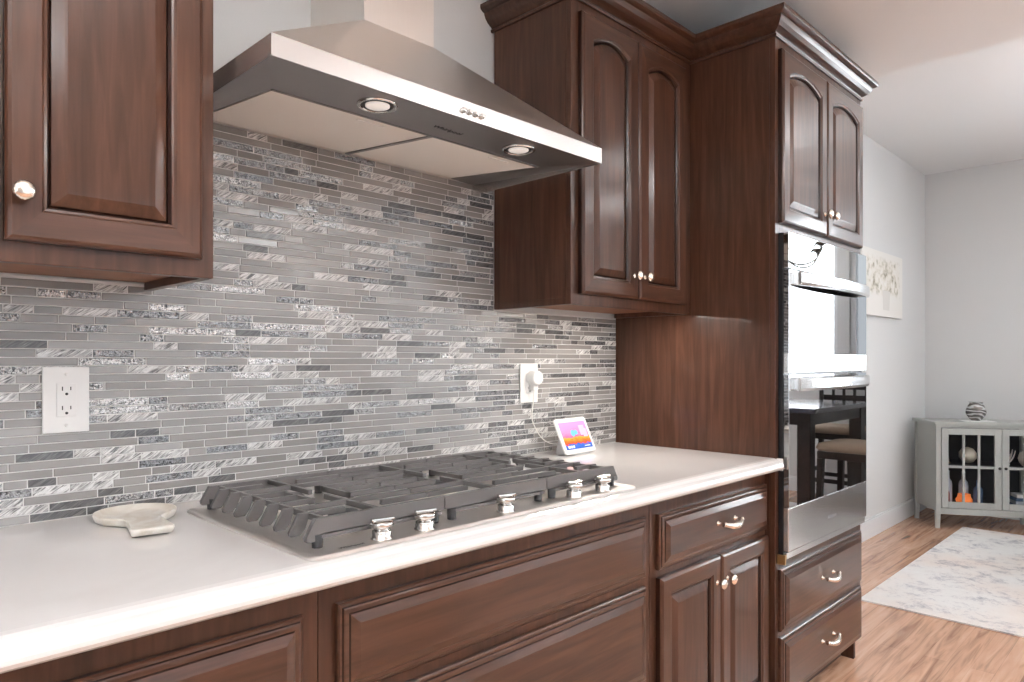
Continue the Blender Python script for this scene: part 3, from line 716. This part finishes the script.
# ------------------------------------------------------------------ far room: rug, console, vase, canvas
bm = B(); box(bm, 3.82, 6.02, -2.95, -.40, .0005, .009, .003); ru = obj('area_rug', bm, M['rug']); tag(ru, 'large faded cream and grey patterned area rug on the hardwood floor', 'rug'); recenter(ru, (4.9, -1.6, 0))
FL, BL, BR, FR = Vector((5.87, -.262)), Vector((6.15, -.045)), Vector((6.49, -.70)), Vector((6.30, -1.0))
CH = .787
u = (FR-FL).normalized(); W = (FR-FL).length; nrm = Vector((u.y, -u.x))      # nrm points to the room
if nrm.dot(Vector((0, -1.66))-FL) < 0: nrm = -nrm
cs_ = thing('console_cabinet', 'grey painted console cabinet with mullioned glass doors in the room corner', 'cabinet', (FL.x, FL.y, 0), rz=math.atan2(u.y, u.x))
# local frame: x along the front, y into the cabinet (away from the room), z up
def loc2(p): d = p-FL; return (d.dot(u), d.dot(-nrm))
flip = (Vector((-u.y, u.x)).dot(-nrm) > 0)
lBL, lBR = loc2(BL), loc2(BR); D_ = min(lBL[1], lBR[1])
def inset(q, e):
    cx = sum(p[0] for p in q)/4; cy = sum(p[1] for p in q)/4
    return [(p[0]+(e if p[0] < cx else -e), p[1]+(e if p[1] < cy else -e)) for p in q]
foot = [(0, 0), (W, 0), lBR, lBL]
def cobj(name, bm, mat, par): return obj(name, bm, mat, par, local=True)
bm = B(); q = inset(foot, -.012); loft(bm, [[(x, y, CH-.022) for x, y in q], [(x, y, CH) for x, y in q]]); cobj('top', bm, M['greypaint'], cs_)
LEG = .034
for k, (px, py) in enumerate(inset(foot, 0)):
    sx = 1 if px < W/2 else -1; sy = 1 if py < .15 else -1
    bm = B(); loft(bm, [rr(*sorted((px, px+sx*LEG*.8)), *sorted((py, py+sy*LEG*.8)), .002, 0), rr(*sorted((px, px+sx*LEG)), *sorted((py, py+sy*LEG)), .002, .16), rr(*sorted((px, px+sx*LEG)), *sorted((py, py+sy*LEG)), .002, CH-.0225)]); cobj('leg', bm, M['greypaint'], cs_)
bm = B(); a, b = foot[0], foot[3]; d = Vector(b)-Vector(a); d.normalize(); nn = Vector((d.y, -d.x))
def wallslab(bm, a, b, z0, z1, t, ea=.036, eb=.036):
    a, b = Vector(a), Vector(b); d = (b-a).normalized(); a = a+d*ea; b = b-d*eb; nn = Vector((-d.y, d.x))
    mid = Vector((W/2, .15))
    if nn.dot(mid-a) < 0: nn = -nn
    a = a+nn*.006; b = b+nn*.006
    q = [a, b, b+nn*t, a+nn*t]; loft(bm, [[(p.x, p.y, z0) for p in q], [(p.x, p.y, z1) for p in q]])
wallslab(bm, foot[0], foot[3], .125, CH-.023, .014); cobj('side_panel', bm, M['greypaint'], cs_)
bm = B(); wallslab(bm, foot[1], foot[2], .125, CH-.023, .014); cobj('side_panel', bm, M['greypaint'], cs_)
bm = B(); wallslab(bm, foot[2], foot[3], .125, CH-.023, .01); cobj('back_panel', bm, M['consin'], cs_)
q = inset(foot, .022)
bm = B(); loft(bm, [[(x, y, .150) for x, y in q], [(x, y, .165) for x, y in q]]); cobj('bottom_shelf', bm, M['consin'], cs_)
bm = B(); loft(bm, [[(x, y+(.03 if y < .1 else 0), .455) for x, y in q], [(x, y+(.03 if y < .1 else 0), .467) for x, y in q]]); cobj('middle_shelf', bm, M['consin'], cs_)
bm = B(); box(bm, LEG+.0005, W-LEG-.0005, .004, .022, .105, .150, .002); cobj('apron', bm, M['greypaint'], cs_)
bm = B(); box(bm, LEG+.0005, W-LEG-.0005, .004, .022, CH-.045, CH-.0227, .002); cobj('apron', bm, M['greypaint'], cs_)
dx0, dx1 = LEG+.004, W-LEG-.004; dm = (dx0+dx1)/2
for k, (a, b) in enumerate(((dx0, dm-.0015), (dm+.0015, dx1))):
    z0, z1 = .154, CH-.048; bm = B(); s = .045
    box(bm, a, a+s, 0, .018, z0, z1, .002); box(bm, b-s, b, 0, .018, z0, z1, .002); box(bm, a+s, b-s, 0, .018, z0, z0+s, .002); box(bm, a+s, b-s, 0, .018, z1-s, z1, .002)
    iw = (b-a-2*s)
    for j in (1, 2): x = a+s+iw*j/3; box(bm, x-.008, x+.008, .002, .015, z0+s, z1-s, .001)
    zc = (z0+z1)/2+.01; box(bm, a+s, b-s, .002, .0155, zc-.009, zc+.009, .001)
    d = cobj('door', bm, M['greypaint'], cs_)
    bm = B(); box(bm, a+s-.003, b-s+.003, .0075, .0095, z0+s-.003, z1-s+.003); cobj('glass', bm, M['glass'], d)
    bm = B(); kx = b-.018 if k == 0 else a+.018; lathe(bm, [(.005, 0), (.005, .008), (.010, .014), (.009, .020), (.001, .022)], (kx, 0, zc), 16, 1); cobj('knob', bm, M['blackm'], d)
def inside(x, y, z):       # a point in the console's frame -> world
    rz = cs_.rotation_euler[2]; return (FL.x+math.cos(rz)*x-math.sin(rz)*y, FL.y+math.sin(rz)*x+math.cos(rz)*y, z)
def item(name, label, cat, prof, x, y, z, mat, n=20):
    bm = B(); lathe(bm, prof, (0, 0, 0), n); o = obj(name, bm, mat); o.location = inside(x, y, z+.0005); return tag(o, label, cat)
zs1, zs2 = .467, .165
# upper shelf
bm = B(); pts = [(0, 0, .012), (.01, 0, .05), (-.015, 0, .10), (.012, 0, .14), (-.004, 0, .175)]; tube(bm, pts, .020, 12, taper=[1.2, .8, .9, .6, .5]); lathe(bm, [(.03, 0), (.03, .008), (.012, .014)], (0, 0, 0), 20); lathe(bm, [(.002, -.02), (.016, -.008), (.018, .004), (.010, .018), (.001, .022)], (-.004, 0, .185), 16)
o = obj('figurine', bm, M['bronze']); o.location = inside(.105, .13, zs1+.0005); tag(o, 'bronze figurine on the upper shelf behind the left glass door', 'figurine')
bm = B(); lathe(bm, [(.004, -.075), (.014, -.062), (.030, -.048), (.034, -.04), (.046, -.022), (.050, -.01), (.058, .01), (.052, .035), (.034, .055), (.016, .07), (.006, .085), (.001, .09)], (0, 0, .064), 20, 0, flute=.05)
o = obj('seashell', bm, M['cream']); o.location = inside(.245, .12, zs1+.0005); tag(o, 'large cream conch shell on the upper shelf behind the left glass door', 'shell')
bm = B()
for k in range(9):
    a = k*2.4; r_ = random.Random(k).uniform(.05, .09); tube(bm, bez((0, 0, .01), (r_*.4*math.cos(a), r_*.3*math.sin(a), .03), (r_*math.cos(a), r_*.5*math.sin(a), .05), (r_*1.2*math.cos(a), r_*.6*math.sin(a), .07+.02*(k % 3)), 6), .007, 6, taper=[1.2, 1, .9, .8, .7, .6, .4])
lathe(bm, [(.02, 0), (.022, .01), (.008, .02)], (0, 0, 0), 12)
o = obj('coral', bm, M['coral']); o.location = inside(.50, .12, zs1+.0005); tag(o, 'branching white coral on the upper shelf behind the right glass door', 'coral')
bm = B(); lathe(bm, [(.03, 0), (.045, .02), (.055, .05), (.045, .09), (.028, .10), (.032, .11)], (0, 0, 0), 24); o = obj('ceramic_jar', bm, M['cream']); o.location = inside(.63, .12, zs1+.0005); tag(o, 'round cream jar on the upper shelf behind the right glass door', 'jar')
# lower shelf
BT = [(.030, 0), (.032, .004), (.032, .14), (.028, .165), (.012, .185), (.011, .235), (.013, .237), (.013, .245)]
item('bottle', 'pale blue bottle on the lower shelf by the left edge of the left glass door', 'bottle', [(r*.8, h) for r, h in BT], .125, .14, zs2, M['bottle'])
item('bottle', 'tall pale bottle in the middle of the lower shelf behind the left door', 'bottle', [(r, h*.95) for r, h in BT], .240, .185, zs2, M['bottle'])
item('candle_lantern', 'glowing orange candle holder on the lower shelf behind the left glass door', 'candle holder', [(.03, 0), (.05, .01), (.055, .04), (.045, .055), (.04, .075), (.042, .08)], .215, .095, zs2, M['amber'])
item('bottle', 'short dark blue bottle beside the orange candle holder', 'bottle', [(r, h*.75) for r, h in BT], .315, .12, zs2, M['bottle_d'])
item('candle_jar', 'small white candle jar at the left edge behind the right glass door', 'jar', [(.022, 0), (.025, .004), (.025, .10), (.02, .11)], .455, .09, zs2, M['candle'])
def books(x, n, group, labels, cols, base_z, y=.05):
    for k in range(n):
        bm = B(); t_ = .024; box(bm, 0, .15-.01*k, 0, .11, 0, t_, .002)
        o = obj('book', bm, cols[k]); o.rotation_euler = (0, 0, cs_.rotation_euler[2]); o.location = inside(x+.004*k, y, base_z+.0005+k*(t_+.0004)); tag(o, labels[k], 'book', group)
books(.53, 4, 'books stacked on the lower shelf', ['bottom book of the stack, navy cover, behind the right glass door', 'second book up in the stack, pale cover, behind the right glass door', 'third book up in the stack, blue cover, behind the right glass door', 'top book of the stack, white cover, behind the right glass door'], [M['bottle_d'], M['bottle'], M['bottle_d'], M['candle']], zs2)
item('bottle', 'dark red bottle at the far left of the lower shelf', 'bottle', [(r*.7, h*.6) for r, h in BT], .085, .06, zs2, M['redbook'])
# vase and napkin on top
def vasemat():
    m, N, L, P = newmat('striped_stone_vase')
    tc = N.new('ShaderNodeTexCoord'); mp = N.new('ShaderNodeMapping'); mp.inputs['Rotation'].default_value = (.4, .9, .3); mp.inputs['Scale'].default_value = (1, 1, 3); L.new(tc.outputs['Object'], mp.inputs['Vector'])
    wv = N.new('ShaderNodeTexWave'); wv.inputs['Scale'].default_value = 5; wv.inputs['Distortion'].default_value = 11; wv.inputs['Detail'].default_value = 3; L.new(mp.outputs[0], wv.inputs['Vector'])
    r = ramp(N, [(.1, (.06, .06, .06)), (.45, (.14, .125, .11)), (.75, (.24, .22, .20)), (.97, (.48, .49, .50))]); L.new(wv.outputs['Fac'], r.inputs[0]); L.new(r.outputs[0], P.inputs['Base Color']); P.inputs['Roughness'].default_value = .25
    return m
bm = B(); q = inset([(.20, .03), (.41, .04), (.40, .20), (.21, .18)], 0); loft(bm, [[(x, y, 0) for x, y in q], [(x, y, .003) for x, y in q]])
o = obj('napkin', bm, M['linen']); o.location = inside(0, 0, CH+.0005); o.rotation_euler = (0, 0, cs_.rotation_euler[2]); tag(o, 'folded white cloth under the striped vase on the grey console', 'napkin')
item('vase', 'small round striped grey stone vase on top of the grey console', 'vase', [(r_*.9, h_*.96) for r_, h_ in [(.030, 0), (.045, .012), (.066, .040), (.074, .062), (.071, .085), (.058, .115), (.046, .132), (.045, .138), (.053, .144), (.050, .144), (.040, .136), (.04, .11)]], .300, .115, CH+.0035, vasemat(), 32)

def canvasmat():
    m, N, L, P = newmat('flower_canvas')
    tc = N.new('ShaderNodeTexCoord'); v = N.new('ShaderNodeTexVoronoi'); v.inputs['Scale'].default_value = 13; L.new(tc.outputs['Object'], v.inputs['Vector'])
    n = N.new('ShaderNodeTexNoise'); n.inputs['Scale'].default_value = 24; n.inputs['Detail'].default_value = 4; L.new(tc.outputs['Object'], n.inputs['Vector'])
    r = ramp(N, [(.32, (.32, .30, .23)), (.42, (.58, .54, .45)), (.50, (.76, .72, .65)), (.7, (.82, .80, .76))]); L.new(n.outputs['Fac'], r.inputs[0])
    g = N.new('ShaderNodeSeparateXYZ'); L.new(tc.outputs['Generated'], g.inputs[0])
    k = ramp(N, [(.30, (0, 0, 0)), (.40, (1, 1, 1)), (.82, (1, 1, 1)), (.93, (0, 0, 0))]); L.new(g.outputs[2], k.inputs[0])
    kx = ramp(N, [(.05, (0, 0, 0)), (.16, (1, 1, 1)), (.86, (1, 1, 1)), (.95, (0, 0, 0))]); L.new(g.outputs[0], kx.inputs[0])
    ml = N.new('ShaderNodeMath'); ml.operation = 'MULTIPLY'; L.new(k.outputs[0], ml.inputs[0]); L.new(kx.outputs[0], ml.inputs[1])
    mx = N.new('ShaderNodeMix'); mx.data_type = 'RGBA'; L.new(ml.outputs[0], mx.inputs[0]); mx.inputs[6].default_value = (.80, .78, .74, 1); L.new(r.outputs[0], mx.inputs[7]); L.new(mx.outputs[2], P.inputs['Base Color'])
    P.inputs['Roughness'].default_value = .8; return m
cv = thing('canvas_picture', 'unframed canvas of cream flowers in a vase on the far grey wall', 'picture', (5.42, -.02, 1.55))
bm = B(); box(bm, 4.98, 5.868, -.038, -.0005, 1.552, 2.012, .003); obj('canvas', bm, canvasmat(), cv)
bm = B(); prism(bm, [(5.42, 1.60), (5.55, 1.60), (5.57, 1.74), (5.40, 1.74)], 1, -.0392, -.0384); obj('painted_vase', bm, plain('vase_paint', (.70, .68, .64), .8), cv)

# ------------------------------------------------------------------ dining group (seen in the oven's mirror glass)
TBX0, TBX1, TBY0, TBY1, TZ = 4.72, 5.90, -2.45, -1.55, .915
tb = thing('dining_table', 'counter height dark dining table on the rug, reflected in the oven door', 'table', ((TBX0+TBX1)/2, (TBY0+TBY1)/2, .009))
bm = B(); box(bm, TBX0, TBX1, TBY0, TBY1, TZ-.035, TZ, .006); obj('tabletop', bm, plain('table_top_gloss', (.03, .035, .05), .08, coat=.6), tb)
bm = B(); box(bm, TBX0+.06, TBX1-.06, TBY0+.06, TBY1-.06, TZ-.12, TZ-.0355, .003); obj('apron', bm, M['darkwood'], tb)
for sx in (0, 1):
    for sy in (0, 1):
        x = TBX0+.05 if sx == 0 else TBX1-.14; y = TBY0+.05 if sy == 0 else TBY1-.14
        bm = B(); box(bm, x, x+.09, y, y+.09, .0095, TZ-.0358, .004); obj('leg', bm, M['darkwood'], tb)
def chair(label, loc, rz, back=True):
    r = thing('dining_chair' if back else 'counter_stool', label, 'chair' if back else 'stool', loc, 'counter chairs at the table' if back else None, rz)
    sz = .62
    bm = B(); loft(bm, [rr(-.20, .20, -.20, .20, .03, sz), rr(-.22, .22, -.22, .22, .04, sz+.02), rr(-.21, .21, -.21, .21, .05, sz+.05), rr(-.14, .14, -.14, .14, .05, sz+.062)], smooth=True); obj('seat', bm, M['cushion'], r, local=True)
    bm = B(); box(bm, -.205, .205, -.205, .205, sz-.05, sz-.0005, .004); obj('seat_frame', bm, M['darkwood'], r, local=True)
    for sx in (-1, 1):
        for sy in (-1, 1):
            bm = B(); x = sx*.185; y = sy*.185
            loft(bm, [[(x*1.08-.016, y*1.08-.016, 0), (x*1.08+.016, y*1.08-.016, 0), (x*1.08+.016, y*1.08+.016, 0), (x*1.08-.016, y*1.08+.016, 0)], [(x-.02, y-.02, sz-.0505), (x+.02, y-.02, sz-.0505), (x+.02, y+.02, sz-.0505), (x-.02, y+.02, sz-.0505)]]); obj('leg', bm, M['darkwood'], r, local=True)
    bm = B()
    for s in (-1, 1): box(bm, -.17, .17, s*.190-.01, s*.190+.01, .20, .235, .002); box(bm, s*.190-.01, s*.190+.01, -.17, .17, .26, .295, .002)
    obj('stretcher', bm, M['darkwood'], r, local=True)
    if back:
        bm = B()
        for s in (-1, 1): box(bm, s*.195-.018, s*.195+.018, -.225, -.2055, sz-.04, 1.08, .003)
        for z in (.78, .88, .98): box(bm, -.176, .176, -.222, -.208, z, z+.05, .003)
        for x in (-.09, 0, .09): box(bm, x-.012, x+.012, -.220, -.210, .80, 1.0, .001)
        box(bm, -.215, .215, -.228, -.204, 1.03, 1.095, .006)
        obj('backrest', bm, M['darkwood'], r, local=True)
    return r
ch = chair('dark ladder back counter chair on the long side of the table facing the kitchen wall', (5.02, -2.69, .0095), 0)
dup(ch, (6.27, -1.98, .0005), 'dark ladder back counter chair at the end of the table by the far wall', PI/2)
chair('backless dark counter stool with tan cushion at the near side of the table', (5.0, -1.36, .0095), 0, False)
# chandelier over the table
cd = thing('chandelier', 'wrought iron chandelier with scroll arms above the dining table', 'chandelier', (5.3, -2.0, HF-.001))
bm = B(); tube(bm, [(5.3, -2, 2.14), (5.3, -2, HF-.03)], .008, 8); lathe(bm, [(.05, 0), (.055, .02), (.02, .03)], (5.3, -2, HF-.032), 20); lathe(bm, [(.01, 0), (.03, .03), (.02, .08), (.035, .12), (.01, .17)], (5.3, -2, 1.98), 16); obj('stem', bm, M['ironb'], cd)
for k in range(5):
    a = 2*PI*k/5+.5; ca, sa = math.cos(a), math.sin(a)
    P_ = lambda r, z: (5.3+ca*r, -2+sa*r, z)
    bm = B(); tube(bm, bez(P_(.01, 2.02), P_(.12, 1.92), P_(.28, 1.95), P_(.30, 2.06), 10)+bez(P_(.30, 2.06), P_(.30, 2.12), P_(.24, 2.12), P_(.24, 2.07), 6)[1:], .007, 8); ar = obj('arm', bm, M['ironb'], cd)
    bm = B(); lathe(bm, [(.01, 0), (.012, .02), (.035, .03), (.04, .05)], P_(.30, 2.06), 16); obj('candle_cup', bm, M['ironb'], ar)
# added opal globe lamps, out of view, to brighten the ceiling and room
M['opal'] = plain('opal_glass', (.9, .88, .84), .3, emit=((1, .95, .89), 1.5))
UP, DOWN = 4.4, .03
nd = 0
for (x, y, z, pw) in ((.1, -1.6, HK, 24), (-1.1, -1.9, HK, 24), (.1, -3.2, HK, 20), (2.6, -3.1, HK, 48), (4.6, -2.1, HF, 17), (5.6, -3.3, HF, 17)):
    where = ['above the camera at the cooktop', 'over the left end of the kitchen', 'behind the camera on the left', 'behind the camera by the wide window', 'over the rug near the kitchen', 'by the windows of the dining area'][nd]; nd += 1
    dl = thing('added_globe_lamp', 'added opal globe fill lamp ' + where, 'ceiling light', (x, y, z-.0005), 'added ceiling fill lamps')
    bm = B(); lathe(bm, [(.075, 0), (.075, -.012), (.03, -.02), (.008, -.024), (.008, -.455)], (x, y, z-.0005), 32); obj('mount', bm, M['trim'], dl)
    bm = B(); lathe(bm, [(r_, h_-.38) for r_, h_ in [(.03, -.0755), (.075, -.09), (.11, -.13), (.12, -.17), (.10, -.21), (.06, -.235), (.001, -.245)]], (x, y, z), 32); obj('globe', bm, M['opal'], dl)
    for dz in (-.05, -.70):
        up = dz > -.1  # upward spot added to brighten the ceiling, weak point light below
        d = bpy.data.lights.new('added_lamp_light', 'SPOT' if up else 'POINT'); d.shadow_soft_size = .06; d.energy = pw*(UP if up else DOWN); d.color = (.985, .99, 1)
        l = bpy.data.objects.new('added_lamp_light', d); C.objects.link(l); l.location = (x+(.08 if up else 0), y, z+dz-(.33 if up else 0))
        if up: d.spot_size = math.radians(165); d.spot_blend = .6; l.rotation_euler = (PI, 0, 0)
